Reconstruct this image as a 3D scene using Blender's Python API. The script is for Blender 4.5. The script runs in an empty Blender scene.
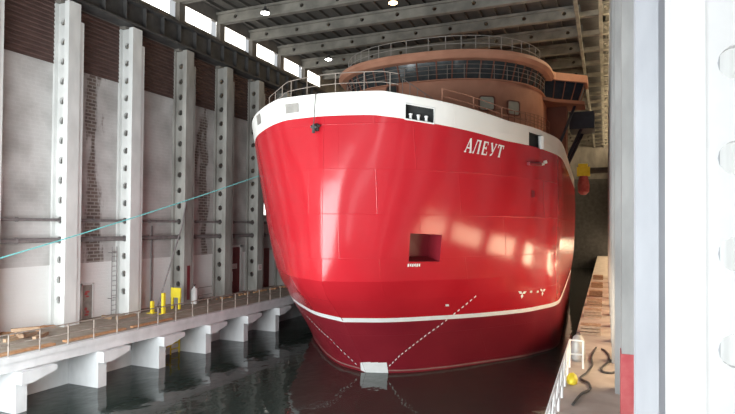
import bpy, bmesh, math, random
from math import sin, cos, pi, radians, sqrt, atan
from mathutils import Vector, Matrix
random.seed(7)
SC = bpy.context.scene
COL = SC.collection

# ------------------------------------------------------------------ camera
F = 560.0; YAW = atan(238/560.0); PITCH = radians(1.0); ROLL = radians(0.45)
fw = Vector((-sin(YAW)*cos(PITCH), cos(YAW)*cos(PITCH), sin(PITCH)))
rt = Vector((cos(YAW), sin(YAW), 0)); up = rt.cross(fw)
r2 = rt*cos(ROLL) + up*sin(ROLL); u2 = up*cos(ROLL) - rt*sin(ROLL)
cd = bpy.data.cameras.new('camera'); cam = bpy.data.objects.new('camera', cd); COL.objects.link(cam)
M = Matrix((r2, u2, -fw)).transposed().to_4x4(); M.translation = Vector((0, 0, 5.66)); cam.matrix_world = M
cd.sensor_width = 36; cd.lens = F/735*36; cd.shift_y = 8.2/735; cd.clip_end = 400
SC.camera = cam

# ------------------------------------------------------------------ light
w = bpy.data.worlds.new('World'); SC.world = w; w.use_nodes = True
bg = w.node_tree.nodes['Background']; bg.inputs[0].default_value = (0.92, 0.96, 1.0, 1); bg.inputs[1].default_value = 0.4
def area(name, loc, rot, sx, sy, power, col):
    l = bpy.data.lights.new(name, 'AREA'); l.shape = 'RECTANGLE'; l.size = sx; l.size_y = sy; l.energy = power; l.color = col
    o = bpy.data.objects.new(name, l); COL.objects.link(o); o.location = loc; o.rotation_euler = rot; return o
# daylight through the open hall end behind the photographer
area('daylight_hall_opening', (-17, 2.5, 3.5), (radians(90), 0, radians(3)), 19, 10, 7000, (0.90, 0.97, 0.98))
area('near_column_fill', (-.3, .6, 5.5), (radians(90), 0, radians(-10)), 2.4, 11, 210, (0.93, 0.975, 1.0))  # added fill lamp, brightens the nearest right column
SC.view_settings.view_transform = 'Standard'; SC.view_settings.look = 'None'
SC.view_settings.exposure = 0.62; SC.view_settings.gamma = 1.0; SC.view_settings.use_curve_mapping = False

# ------------------------------------------------------------------ materials
def nd(nt, t, **k):
    n = nt.nodes.new(t)
    for a, b in k.items(): setattr(n, a, b)
    return n
def mat(name, c1, c2=None, rough=0.6, metal=0.0, scale=3.0, bump=0.0, bscale=None, stretch=(1, 1, 1), coat=0.0, lo=0.35, hi=0.7):
    m = bpy.data.materials.new(name); m.use_nodes = True; nt = m.node_tree; b = nt.nodes['Principled BSDF']
    c2 = c2 or tuple(x*0.85 for x in c1)
    tc = nd(nt, 'ShaderNodeTexCoord'); mp = nd(nt, 'ShaderNodeMapping'); mp.inputs['Scale'].default_value = stretch
    nt.links.new(tc.outputs['Object'], mp.inputs[0])
    n = nd(nt, 'ShaderNodeTexNoise'); n.inputs['Scale'].default_value = scale; n.inputs['Detail'].default_value = 6
    nt.links.new(mp.outputs[0], n.inputs[0])
    r = nd(nt, 'ShaderNodeValToRGB'); r.color_ramp.elements[0].position = lo; r.color_ramp.elements[1].position = hi
    r.color_ramp.elements[0].color = (*c1, 1); r.color_ramp.elements[1].color = (*c2, 1)
    nt.links.new(n.outputs[0], r.inputs[0]); nt.links.new(r.outputs[0], b.inputs['Base Color'])
    b.inputs['Roughness'].default_value = rough; b.inputs['Metallic'].default_value = metal
    b.inputs['Coat Weight'].default_value = coat; b.inputs['Coat Roughness'].default_value = 0.12
    if bump:
        n2 = nd(nt, 'ShaderNodeTexNoise'); n2.inputs['Scale'].default_value = bscale or scale*3; n2.inputs['Detail'].default_value = 4
        nt.links.new(mp.outputs[0], n2.inputs[0])
        bp = nd(nt, 'ShaderNodeBump'); bp.inputs['Strength'].default_value = bump; bp.inputs['Distance'].default_value = 0.03
        nt.links.new(n2.outputs[0], bp.inputs['Height']); nt.links.new(bp.outputs[0], b.inputs['Normal'])
    return m
def emit(name, c, s):
    m = bpy.data.materials.new(name); m.use_nodes = True; b = m.node_tree.nodes['Principled BSDF']
    b.inputs['Base Color'].default_value = (0.6, 0.6, 0.6, 1); b.inputs['Emission Color'].default_value = (*c, 1); b.inputs['Emission Strength'].default_value = s
    b.inputs['Roughness'].default_value = 0.2
    return m

def wall_material():
    """painted concrete infill with brick showing through where the render has fallen off, white paint on the lowest strip"""
    m = bpy.data.materials.new('patched_wall'); m.use_nodes = True; nt = m.node_tree; b = nt.nodes['Principled BSDF']; L = nt.links.new
    tc = nd(nt, 'ShaderNodeTexCoord'); sx = nd(nt, 'ShaderNodeSeparateXYZ'); L(tc.outputs['Object'], sx.inputs[0])
    cb = nd(nt, 'ShaderNodeCombineXYZ'); L(sx.outputs[1], cb.inputs[0]); L(sx.outputs[2], cb.inputs[1])
    br = nd(nt, 'ShaderNodeTexBrick'); L(cb.outputs[0], br.inputs[0])
    br.inputs['Scale'].default_value = 1.0; br.inputs['Brick Width'].default_value = 0.55; br.inputs['Row Height'].default_value = 0.21; br.inputs['Mortar Size'].default_value = 0.035
    br.inputs['Color1'].default_value = (0.20, 0.15, 0.13, 1); br.inputs['Color2'].default_value = (0.13, 0.10, 0.09, 1); br.inputs['Mortar'].default_value = (0.34, 0.31, 0.29, 1)
    mp = nd(nt, 'ShaderNodeMapping'); mp.inputs['Scale'].default_value = (0.62, 0.15, 1); mp.inputs['Location'].default_value = (3.35, 0.1, 0); L(cb.outputs[0], mp.inputs[0])
    nz = nd(nt, 'ShaderNodeTexNoise'); nz.inputs['Scale'].default_value = 1.0; nz.inputs['Detail'].default_value = 7; nz.inputs['Roughness'].default_value = 0.62; L(mp.outputs[0], nz.inputs[0])
    acc = nz.outputs[0]
    for yc, wd, amt in ((24.3, .7, .34), (34.4, 1.0, .18)):
        d1 = nd(nt, 'ShaderNodeMath', operation='SUBTRACT'); d1.inputs[1].default_value = yc; L(sx.outputs[1], d1.inputs[0])
        d2 = nd(nt, 'ShaderNodeMath', operation='ABSOLUTE'); L(d1.outputs[0], d2.inputs[0])
        d3 = nd(nt, 'ShaderNodeMapRange'); d3.inputs['From Min'].default_value = 0; d3.inputs['From Max'].default_value = wd*1.6; d3.inputs['To Min'].default_value = amt; d3.inputs['To Max'].default_value = 0; L(d2.outputs[0], d3.inputs['Value'])
        d4 = nd(nt, 'ShaderNodeMath', operation='ADD'); L(acc, d4.inputs[0]); L(d3.outputs[0], d4.inputs[1]); acc = d4.outputs[0]
    rp = nd(nt, 'ShaderNodeValToRGB'); rp.color_ramp.elements[0].position = 0.64; rp.color_ramp.elements[1].position = 0.70; L(acc, rp.inputs[0])
    rp.color_ramp.elements[0].color = (.10, .10, .10, 1)
    # plaster colour
    n2 = nd(nt, 'ShaderNodeTexNoise'); n2.inputs['Scale'].default_value = 0.5; n2.inputs['Detail'].default_value = 8; L(tc.outputs['Object'], n2.inputs[0])
    r2_ = nd(nt, 'ShaderNodeValToRGB'); r2_.color_ramp.elements[0].color = (0.42, 0.40, 0.39, 1); r2_.color_ramp.elements[1].color = (0.64, 0.62, 0.61, 1)
    r2_.color_ramp.elements[0].position = 0.34; r2_.color_ramp.elements[1].position = 0.62; L(n2.outputs[0], r2_.inputs[0])
    mx = nd(nt, 'ShaderNodeMix', data_type='RGBA'); L(rp.outputs[0], mx.inputs[0]); L(r2_.outputs[0], mx.inputs[6]); L(br.outputs[0], mx.inputs[7])
    # white painted strip
    lt = nd(nt, 'ShaderNodeMath', operation='LESS_THAN'); lt.inputs[1].default_value = 3.3; L(sx.outputs[2], lt.inputs[0])
    r3 = nd(nt, 'ShaderNodeValToRGB'); r3.color_ramp.elements[0].color = (0.74, 0.73, 0.72, 1); r3.color_ramp.elements[1].color = (0.84, 0.83, 0.82, 1); L(n2.outputs[0], r3.inputs[0])
    m2 = nd(nt, 'ShaderNodeMix', data_type='RGBA'); L(lt.outputs[0], m2.inputs[0]); L(mx.outputs[2], m2.inputs[6]); L(r3.outputs[0], m2.inputs[7])
    L(m2.outputs[2], b.inputs['Base Color']); b.inputs['Roughness'].default_value = 0.85
    bp = nd(nt, 'ShaderNodeBump'); bp.inputs['Strength'].default_value = 0.3; bp.inputs['Distance'].default_value = 0.03; L(br.outputs['Fac'], bp.inputs['Height']); L(bp.outputs[0], b.inputs['Normal'])
    return m

def water_material():
    m = bpy.data.materials.new('dock_water'); m.use_nodes = True; nt = m.node_tree; b = nt.nodes['Principled BSDF']; L = nt.links.new
    b.inputs['Base Color'].default_value = (0.022, 0.031, 0.027, 1); b.inputs['Roughness'].default_value = 0.06; b.inputs['IOR'].default_value = 1.33
    tc = nd(nt, 'ShaderNodeTexCoord'); mp = nd(nt, 'ShaderNodeMapping'); mp.inputs['Scale'].default_value = (1, 0.7, 1); L(tc.outputs['Object'], mp.inputs[0])
    n1 = nd(nt, 'ShaderNodeTexNoise'); n1.inputs['Scale'].default_value = 0.55; n1.inputs['Detail'].default_value = 3; L(mp.outputs[0], n1.inputs[0])
    n2 = nd(nt, 'ShaderNodeTexNoise'); n2.inputs['Scale'].default_value = 2.6; n2.inputs['Detail'].default_value = 2; L(mp.outputs[0], n2.inputs[0])
    b1 = nd(nt, 'ShaderNodeBump'); b1.inputs['Strength'].default_value = 0.10; b1.inputs['Distance'].default_value = 0.5; L(n1.outputs[0], b1.inputs['Height'])
    b2 = nd(nt, 'ShaderNodeBump'); b2.inputs['Strength'].default_value = 0.07; b2.inputs['Distance'].default_value = 0.12; L(n2.outputs[0], b2.inputs['Height']); L(b1.outputs[0], b2.inputs['Normal'])
    L(b2.outputs[0], b.inputs['Normal'])
    return m

def hull_paint(name, c1, c2, rough=0.28):
    m = bpy.data.materials.new(name); m.use_nodes = True; nt = m.node_tree; b = nt.nodes['Principled BSDF']; L = nt.links.new
    tc = nd(nt, 'ShaderNodeTexCoord')
    n = nd(nt, 'ShaderNodeTexNoise'); n.inputs['Scale'].default_value = 0.35; n.inputs['Detail'].default_value = 5; L(tc.outputs['Object'], n.inputs[0])
    r = nd(nt, 'ShaderNodeValToRGB'); r.color_ramp.elements[0].color = (*c1, 1); r.color_ramp.elements[1].color = (*c2, 1); r.color_ramp.elements[0].position = .3; r.color_ramp.elements[1].position = .7
    L(n.outputs[0], r.inputs[0]); L(r.outputs[0], b.inputs['Base Color'])
    b.inputs['Roughness'].default_value = rough; b.inputs['Specular IOR Level'].default_value = 0.4
    # plate seams and slight buckling of the plating
    sx = nd(nt, 'ShaderNodeSeparateXYZ'); L(tc.outputs['Object'], sx.inputs[0])
    ad = nd(nt, 'ShaderNodeMath', operation='ADD'); L(sx.outputs[0], ad.inputs[0]); L(sx.outputs[1], ad.inputs[1])
    cb = nd(nt, 'ShaderNodeCombineXYZ'); L(sx.outputs[0], cb.inputs[0]); L(sx.outputs[2], cb.inputs[1])
    br = nd(nt, 'ShaderNodeTexBrick'); L(cb.outputs[0], br.inputs[0]); br.inputs['Scale'].default_value = 1.0
    br.inputs['Brick Width'].default_value = 3.2; br.inputs['Row Height'].default_value = 2.05; br.inputs['Mortar Size'].default_value = 0.022; br.inputs['Mortar Smooth'].default_value = 0.6
    b1 = nd(nt, 'ShaderNodeBump'); b1.inputs['Strength'].default_value = 0.35; b1.inputs['Distance'].default_value = 0.02; L(br.outputs['Fac'], b1.inputs['Height'])
    n2 = nd(nt, 'ShaderNodeTexNoise'); n2.inputs['Scale'].default_value = 0.7; n2.inputs['Detail'].default_value = 2; L(tc.outputs['Object'], n2.inputs[0])
    b2 = nd(nt, 'ShaderNodeBump'); b2.inputs['Strength'].default_value = 0.12; b2.inputs['Distance'].default_value = 0.08; L(n2.outputs[0], b2.inputs['Height']); L(b1.outputs[0], b2.inputs['Normal'])
    L(b2.outputs[0], b.inputs['Normal'])
    return m

MT = dict(
    wall=wall_material(), water=water_material(),
    lit_tone=mat('brightly_lit_column', (0.86, 0.86, 0.86), (0.90, 0.90, 0.90), 0.7),  # whitest copy: strong light on the nearest column put into its colour
    dim_tone=mat('dimmed_column', (0.45, 0.46, 0.50), (0.55, 0.56, 0.60), 0.8, scale=1.5, stretch=(1, 1, .3)),  # dimmer copy: light falloff on the second column put into its colour
    shade_tone=mat('shaded_column', (0.26, 0.255, 0.25), (0.44, 0.43, 0.425), 0.85, scale=1.1, bump=.2, stretch=(1, 1, .3)),  # darkest copy: light falloff along the row put into its colour
    grimy_shaded=mat('stained_shaded_concrete', (0.24, 0.225, 0.205), (0.46, 0.44, 0.41), 0.85, scale=.9, bump=.2, stretch=(1, 1, .3)),  # stains, plus the weaker light further back put into the colour
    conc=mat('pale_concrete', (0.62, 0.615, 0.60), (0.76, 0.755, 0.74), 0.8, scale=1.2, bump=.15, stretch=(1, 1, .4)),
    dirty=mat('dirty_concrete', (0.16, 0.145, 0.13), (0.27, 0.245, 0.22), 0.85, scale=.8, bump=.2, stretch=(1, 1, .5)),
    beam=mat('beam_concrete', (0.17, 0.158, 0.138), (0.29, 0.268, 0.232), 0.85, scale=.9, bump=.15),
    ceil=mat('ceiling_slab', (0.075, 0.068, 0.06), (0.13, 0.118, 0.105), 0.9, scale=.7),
    clad=mat('brown_slats', (0.085, 0.048, 0.042), (0.13, 0.075, 0.065), 0.7, scale=1.5, stretch=(1, 1, 3)),
    steel=mat('dark_steel', (0.045, 0.042, 0.042), (0.085, 0.08, 0.078), 0.7, scale=1.5),
    deckL=mat('littered_quay', (0.30, 0.24, 0.19), (0.44, 0.38, 0.32), 0.9, scale=1.6, bump=.3),
    deckR=mat('pinkish_quay', (0.44, 0.36, 0.31), (0.56, 0.48, 0.42), 0.85, scale=1.2, bump=.2),
    quay=mat('white_quay', (0.62, 0.62, 0.63), (0.74, 0.74, 0.75), 0.75, scale=1.5, bump=.1, stretch=(1, 1, .5)),
    red=hull_paint('hull_red', (0.43, 0.013, 0.022), (0.49, 0.019, 0.029), 0.17),
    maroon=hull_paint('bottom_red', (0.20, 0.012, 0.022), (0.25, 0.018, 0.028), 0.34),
    hwhite=hull_paint('bulwark_white', (0.80, 0.78, 0.74), (0.86, 0.84, 0.81), 0.38),
    white=mat('white_paint', (0.80, 0.80, 0.79), (0.86, 0.86, 0.85), 0.5),
    rust=mat('rust_primer', (0.50, 0.23, 0.145), (0.60, 0.29, 0.19), 0.6, scale=1.0),
    rustdk=mat('dark_primer', (0.20, 0.075, 0.05), (0.26, 0.10, 0.065), 0.6, scale=1.0),
    scum=mat('waterline_scum', (0.24, 0.12, 0.11), (0.32, 0.18, 0.16), 0.7),
    dark=mat('dark_void', (0.02, 0.022, 0.022), (0.035, 0.036, 0.036), 0.7),
    glass=mat('dark_glass', (0.035, 0.042, 0.045), (0.05, 0.06, 0.065), 0.12),
    bglass=mat('blue_glass', (0.012, 0.022, 0.035), (0.02, 0.032, 0.05), 0.15),
    pale=mat('pale_glass', (0.52, 0.54, 0.44), (0.62, 0.63, 0.53), 0.4),  # pale yellow-green panes
    navy=mat('dark_navy', (0.012, 0.016, 0.035), (0.02, 0.026, 0.05), 0.5),
    rail=mat('galvanised_rail', (0.32, 0.30, 0.28), (0.43, 0.40, 0.37), 0.5, metal=.3),
    rrail=mat('rusty_rail', (0.24, 0.19, 0.16), (0.36, 0.31, 0.27), 0.7),
    prail=mat('primed_rail', (0.30, 0.13, 0.08), (0.36, 0.17, 0.11), 0.6),
    pipe=mat('old_pipe', (0.17, 0.15, 0.15), (0.25, 0.22, 0.22), 0.6),
    ddoor=mat('dark_red_door', (0.15, 0.025, 0.03), (0.20, 0.035, 0.04), 0.55),
    gdoor=mat('grey_door', (0.27, 0.25, 0.23), (0.36, 0.34, 0.31), 0.7, scale=4),
    gred=mat('red_mark', (0.42, 0.06, 0.07), (0.50, 0.12, 0.12), 0.6),
    yellow=mat('yellow_paint', (0.80, 0.62, 0.03), (0.88, 0.72, 0.06), 0.5),
    wood=mat('weathered_timber', (0.33, 0.20, 0.12), (0.50, 0.36, 0.25), 0.8, scale=5, stretch=(1, 1, 4)),
    orange=mat('rusty_orange', (0.42, 0.20, 0.09), (0.56, 0.34, 0.20), 0.85, scale=4),
    rope=mat('cyan_rope', (0.08, 0.30, 0.30), (0.14, 0.40, 0.39), 0.7, scale=20),
    hose=mat('black_hose', (0.05, 0.045, 0.04), (0.10, 0.085, 0.075), 0.5),
    sign=mat('sign_face', (0.72, 0.66, 0.65), (0.80, 0.75, 0.73), 0.5),
    signred=mat('sign_letters', (0.40, 0.10, 0.10), (0.46, 0.14, 0.14), 0.5),
    daylight=emit('daylight_pane', (1.0, 0.97, 0.90), 2.6),
    warmpane=emit('warm_sunlit_pane', (1.0, 0.78, 0.50), 8.0), highpane=emit('warm_clerestory_pane', (1.0, 0.80, 0.50), 9.0),
    lamp=emit('lamp_glow', (1.0, 0.97, 0.92), 14.0),
    warmlamp=emit('warm_lamp_glow', (1.0, 0.66, 0.30), 14.0),
)

# ------------------------------------------------------------------ mesh helpers
def link(name, bm, m, parent=None, smooth=False, loc=None):
    bmesh.ops.recalc_face_normals(bm, faces=bm.faces)
    me = bpy.data.meshes.new(name)
    if smooth:
        for f in bm.faces: f.smooth = True
        for e in bm.edges:
            if len(e.link_faces) == 2 and e.calc_face_angle(0) > radians(32): e.smooth = False
    bm.to_mesh(me); bm.free()
    for mm in (m if isinstance(m, (list, tuple)) else [m]): me.materials.append(mm)
    o = bpy.data.objects.new(name, me); COL.objects.link(o)
    if parent: o.parent = parent
    if loc: o.location = loc
    return o
def thing(name, label, cat, loc=(0, 0, 0), group=None, rz=0):
    o = bpy.data.objects.new(name, None); COL.objects.link(o); o.location = loc; o.rotation_euler = (0, 0, rz); o.empty_display_size = .2
    return tag(o, label, cat, group)
def tag(o, label, cat, group=None):
    o['label'] = label; o['category'] = cat
    if group: o['group'] = group
    return o
def struct(o): o['kind'] = 'structure'; return o
def dup(root, loc, label, group=None, rz=None):
    r = root.copy(); COL.objects.link(r); r.location = loc; r['label'] = label
    if rz is not None: r.rotation_euler = (0, 0, rz)
    if group: r['group'] = group
    for ch in list(root.children):
        c = ch.copy(); COL.objects.link(c); c.parent = r
        for g in list(ch.children):
            d = g.copy(); COL.objects.link(d); d.parent = c
    return r
def box(bm, a, b):
    x0, y0, z0 = a; x1, y1, z1 = b
    v = [bm.verts.new(p) for p in ((x0, y0, z0), (x1, y0, z0), (x1, y1, z0), (x0, y1, z0), (x0, y0, z1), (x1, y0, z1), (x1, y1, z1), (x0, y1, z1))]
    for f in ((0, 3, 2, 1), (4, 5, 6, 7), (0, 1, 5, 4), (1, 2, 6, 5), (2, 3, 7, 6), (3, 0, 4, 7)): bm.faces.new([v[i] for i in f])
    return v
def bx(*ab):
    bm = bmesh.new()
    for a, b in ab: box(bm, a, b)
    return bm
def tube(bm, pts, r, n=6):
    pts = [Vector(p) for p in pts]; rings = []
    for i, p in enumerate(pts):
        d = (pts[min(i+1, len(pts)-1)] - pts[max(i-1, 0)]).normalized()
        a = d.orthogonal().normalized() if abs(d.z) > .9 else d.cross(Vector((0, 0, 1))).normalized()
        b = d.cross(a)
        rings.append([bm.verts.new(p + a*r*cos(2*pi*k/n) + b*r*sin(2*pi*k/n)) for k in range(n)])
    for A, B in zip(rings, rings[1:]):
        for k in range(n): bm.faces.new((A[k], A[(k+1) % n], B[(k+1) % n], B[k]))
    bm.faces.new(rings[0][::-1]); bm.faces.new(rings[-1])
def tb(pts, r, n=6):
    bm = bmesh.new(); tube(bm, pts, r, n); return bm
def lathe(bm, c, prof, n=16):
    c = Vector(c); rings = []
    for (r, z) in prof: rings.append([bm.verts.new(c + Vector((r*cos(2*pi*k/n), r*sin(2*pi*k/n), z))) for k in range(n)])
    for A, B in zip(rings, rings[1:]):
        for k in range(n): bm.faces.new((A[k], A[(k+1) % n], B[(k+1) % n], B[k]))
    bm.faces.new(rings[0][::-1]); bm.faces.new(rings[-1])
def perf(bm, org, eu, ev, en, W, bounds, cen, rad, t, n=16):
    """slab with a row of round through-holes: half-width W along eu, cells between bounds along ev, thickness t along en"""
    org, eu, ev, en = map(Vector, (org, eu, ev, en))
    for (v0, v1), vc in zip(bounds, cen):
        def P(u, v, s): return bm.verts.new(org + eu*u + ev*v + en*(s*t/2))
        ring = {}
        for s in (-1, 1):
            C = []; O = []
            for k in range(n):
                a = 2*pi*k/n; c_, s_ = cos(a), sin(a); q = 1/max(abs(c_), abs(s_))
                C.append(P(rad*c_, vc + rad*s_, s))
                vv = s_*q; O.append(P(W*c_*q, vc + (vv*(v1-vc) if vv > 0 else vv*(vc-v0)), s))
            for k in range(n): bm.faces.new((C[k], O[k], O[(k+1) % n], C[(k+1) % n]))
            ring[s] = (C, O)
        for j in (0, 1):
            A, B = ring[-1][j], ring[1][j]
            for k in range(n): bm.faces.new((A[k], A[(k+1) % n], B[(k+1) % n], B[k]))
def cells(z0, z1, cs):
    bs = []
    for i, c in enumerate(cs):
        a = z0 if i == 0 else (cs[i-1]+c)/2; b = z1 if i == len(cs)-1 else (c+cs[i+1])/2
        bs.append((a, b))
    return bs

# ------------------------------------------------------------------ hall shell
Y0, Y1 = -5.0, 118.0
XL, XR = -28.2, 1.91
struct(link('wall_left', bx(((XL-.3, Y0, -4.5), (XL, Y1, 18.0))), MT['wall']))
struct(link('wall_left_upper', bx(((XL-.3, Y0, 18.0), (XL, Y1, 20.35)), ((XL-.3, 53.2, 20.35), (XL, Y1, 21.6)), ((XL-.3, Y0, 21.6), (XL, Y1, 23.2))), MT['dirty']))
LWIN = [24.15 + 4.5*k for k in range(-3, 20)]        # windows sit between the columns
wr = bx(((XR, Y0, -4.5), (XR+.3, Y1, 1.45)), ((XR, Y0, 3.0), (XR+.3, Y1, 19.6)), ((XR, Y0, 19.6), (XR+.3, 35, 21.6)), ((XR, Y0, 21.6), (XR+.3, Y1, 23.2)))
box(wr, (XR, Y0, 1.45), (XR+.3, 21.25, 3.0))
struct(link('wall_right', wr, MT['conc']))
struct(link('wall_back', bx(((XL, Y1, -4.5), (XR, Y1+.3, 15))), MT['steel']))
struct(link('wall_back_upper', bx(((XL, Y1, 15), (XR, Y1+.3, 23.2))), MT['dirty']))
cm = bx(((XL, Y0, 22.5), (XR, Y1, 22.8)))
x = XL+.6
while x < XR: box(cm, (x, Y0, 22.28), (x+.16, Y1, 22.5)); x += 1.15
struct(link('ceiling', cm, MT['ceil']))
struct(link('floor_left_quay', bx(((XL, Y0, -.42), (-23.12, Y1, 0))), MT['deckL']))
struct(link('trim_left_quay_edge', bx(((-23.12, Y0, -.62), (-22.85, Y1, .02)), ((-22.85, Y0, -.2), (-22.76, Y1, .02))), MT['quay']))
struct(link('wall_left_quay', bx(((-25.1, Y0, -4.5), (-24.8, Y1, -.42))), MT['quay']))
struct(link('floor_right_quay', bx(((-1.42, Y0, -.5), (XR, Y1, 0))), MT['deckR']))
struct(link('wall_right_quay', bx(((-1.40, Y0, -4.5), (-1.1, Y1, -.5))), MT['dirty']))
wt = bmesh.new(); vs = [wt.verts.new(p) for p in ((-24.8, Y0, -2.4), (-1.4, Y0, -2.4), (-1.4, Y1, -2.4), (-24.8, Y1, -2.4))]; wt.faces.new(vs)
struct(link('dock_water', wt, MT['water']))
# brown slatted cladding above the infill, one panel to a bay
LC = [8.0, 12.5, 17.05, 21.6, 26.1, 30.95, 35.5, 39.85] + [44.4+4.53*k for k in range(4)]
for i, (a, b) in enumerate(zip(LC, LC[1:])):
    if b < 14: continue
    bm = bmesh.new(); z = 14.45; pr = []
    while z < 17.95: pr += [(XL+.10, z), (XL+.03, z+.19), (XL+.03, z+.2)]; z += .24
    A = [bm.verts.new((p[0], a+1.03, p[1])) for p in pr]; B = [bm.verts.new((p[0], b-.01, p[1])) for p in pr]
    for k in range(len(pr)-1): bm.faces.new((A[k], A[k+1], B[k+1], B[k]))
    struct(link('wall_left_cladding', bm, MT['clad']))
# crane rail girder along the tops of the columns
g = bx(((-28.1, 4, 18.05), (-27.15, Y1, 18.2)), ((-27.75, 4, 18.2), (-27.55, Y1, 19.5)), ((-28.1, 4, 19.5), (-27.15, Y1, 19.66)), ((-27.7, 4, 19.66), (-27.6, Y1, 19.8)))
for k in range(70): box(g, (-28.0, 5+1.6*k, 18.2), (-27.25, 5.05+1.6*k, 19.5))
struct(link('trim_crane_girder', g, MT['steel']))
# windows
for i, y in enumerate(LWIN):
    if y < 12 or y > 53: continue
    o = struct(link('window_%d' % (i+1), bx(((XL-.12, y-1.9, 20.36), (XL-.06, y+1.9, 21.59))), MT['daylight']))
    fr = bx(((XL-.05, y-1.9, 20.35), (XL, y+1.9, 20.40)), ((XL-.05, y-1.9, 21.55), (XL, y+1.9, 21.6)))
    for k in range(1, 4): box(fr, (XL-.05, y-1.9+.95*k-.015, 20.40), (XL-.01, y-1.9+.95*k+.015, 21.55))
    link('window_frame', fr, MT['dirty'], o)
RC = [7.3 + 4.53*k for k in range(24)]
n = len(LWIN)
for y in RC[3:]:
    yc = y + .75/2 + 2.27
    if yc > 116: continue
    n += 1
    if yc > 38: struct(link('window_%d' % n, bx(((XR+.1, yc-1.9, 19.62), (XR+.16, yc+1.9, 21.58))), MT['highpane']))
    if yc > 23:
        n += 1
        struct(link('window_%d' % n, bx(((XR+.1, yc-1.95, 1.47), (XR+.16, yc+1.95, 2.98))), MT['warmpane']))
        struct(link('trim_pier_right', bx(((XR, yc+1.97, 1.45), (XR+.3, yc+4.53-1.97, 3.0))), MT['conc']))

# ------------------------------------------------------------------ roof beams
def build_beam():
    t = thing('roof_beam', '', 'beam', (0, 0, 0), 'concrete roof beams across the hall')
    bm = bmesh.new(); Lh = (XR-XL); cs = [1.7+2.95*k for k in range(10)]
    perf(bm, (XL, 0, 21.83), (0, 0, 1), (1, 0, 0), (0, 1, 0), .27, cells(0, Lh, cs), cs, .16, .22)
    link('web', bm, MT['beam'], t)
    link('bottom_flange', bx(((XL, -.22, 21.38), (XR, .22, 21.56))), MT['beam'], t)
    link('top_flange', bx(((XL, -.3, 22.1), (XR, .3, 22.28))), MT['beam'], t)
    return t
BY = [y+.37 for y in LC if y > 25] + [LC[-1]+.37+4.53*k for k in range(1, 14)]
b0 = build_beam()
words = ['first', 'second', 'third', 'fourth', 'fifth', 'sixth']
for i, y in enumerate(BY):
    lab = ('concrete roof beam with round holes, %s beam back from the camera' % words[i]) if i < 6 else 'narrow-looking concrete roof beam far back in the row above the wheelhouse'
    if i == 0: b0.location = (0, y, 0); b0['label'] = lab
    else: dup(b0, (0, y, 0), lab)
for o in COL.objects:
    if o.name.startswith('roof_beam'): pass
for i, (a, b) in enumerate(zip(BY, BY[1:])):
    struct(link('trim_coffer_dark_box', bx(((-1.7, a+.4, 21.7), (-.5, b-.4, 22.25))), MT['steel']))  # dark boxes added in place of the dark coffers between beams
gm = bx(((-2.05, 20, 21.1), (-1.8, Y1, 21.37)), ((-.45, 20, 21.1), (-.2, Y1, 21.37)))
struct(link('trim_roof_girder', gm, MT['beam']))

# ------------------------------------------------------------------ columns
HZ = [1.4+1.1*k for k in range(15)]
def build_column(side, top=17.85, m='conc', HZ=HZ):
    """origin at the near corner of the face towards the basin, side=-1 left wall, +1 right wall"""
    s = side
    t = thing('concrete_column', '', 'column'); t['kind'] = 'thing'
    def B(x0, x1, y0, y1, z0, z1): return ((min(s*x0, s*x1), y0, z0), (max(s*x0, s*x1), y1, z1))
    link('flange', bx(B(0, .34, 0, .75, 0, top)), MT[m], t)
    bm = bmesh.new()
    perf(bm, (s*.69, .27, 0), (1, 0, 0), (0, 0, 1), (0, 1, 0), .35, cells(0, top, HZ), HZ, .2, .14)
    link('web', bm, MT[m], t)
    link('rear_flange', bx(B(1.04, 1.195, 0, .75, 0, top)), MT[m], t)
    if side < 0:
        link('pilaster', bx(B(.06, .40, .752, 1.02, 0, top-.95)), MT[m], t)
        link('upper_post', bx(B(.80, 1.19, .1, .7, top+.02, 21.35)), MT['dirty'], t)
    return t
cl = build_column(-1); cg = build_column(-1, m='grimy_shaded')
labs = {17.05: 'pale column with round holes, sliver at the left edge of the photo', 21.6: 'white column with round holes, just left of the grey door',
        26.1: 'white column with round holes and a wall ladder just left of it', 30.95: 'stained grey column with holes behind the yellow panel',
        35.5: 'stained grey column with holes left of the dark red door', 39.85: 'dim grey column with holes right beside the ship bow'}
first = True; firstg = True
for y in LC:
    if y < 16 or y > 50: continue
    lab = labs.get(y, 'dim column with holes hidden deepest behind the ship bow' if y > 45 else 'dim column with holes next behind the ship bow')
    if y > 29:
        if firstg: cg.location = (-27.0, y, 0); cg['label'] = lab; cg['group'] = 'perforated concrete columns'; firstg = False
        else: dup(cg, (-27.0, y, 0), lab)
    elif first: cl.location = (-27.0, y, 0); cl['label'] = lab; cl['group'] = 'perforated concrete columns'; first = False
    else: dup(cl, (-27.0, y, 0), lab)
HR = [.96+1.1*k for k in range(19)]
cr = build_column(1, 21.3, 'lit_tone', HR); cr2 = build_column(1, 21.3, 'dim_tone', HR); cr3 = build_column(1, 21.3, 'shade_tone', HR)
for o in (cr2, cr3): o['group'] = 'columns along the right quay'
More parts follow.
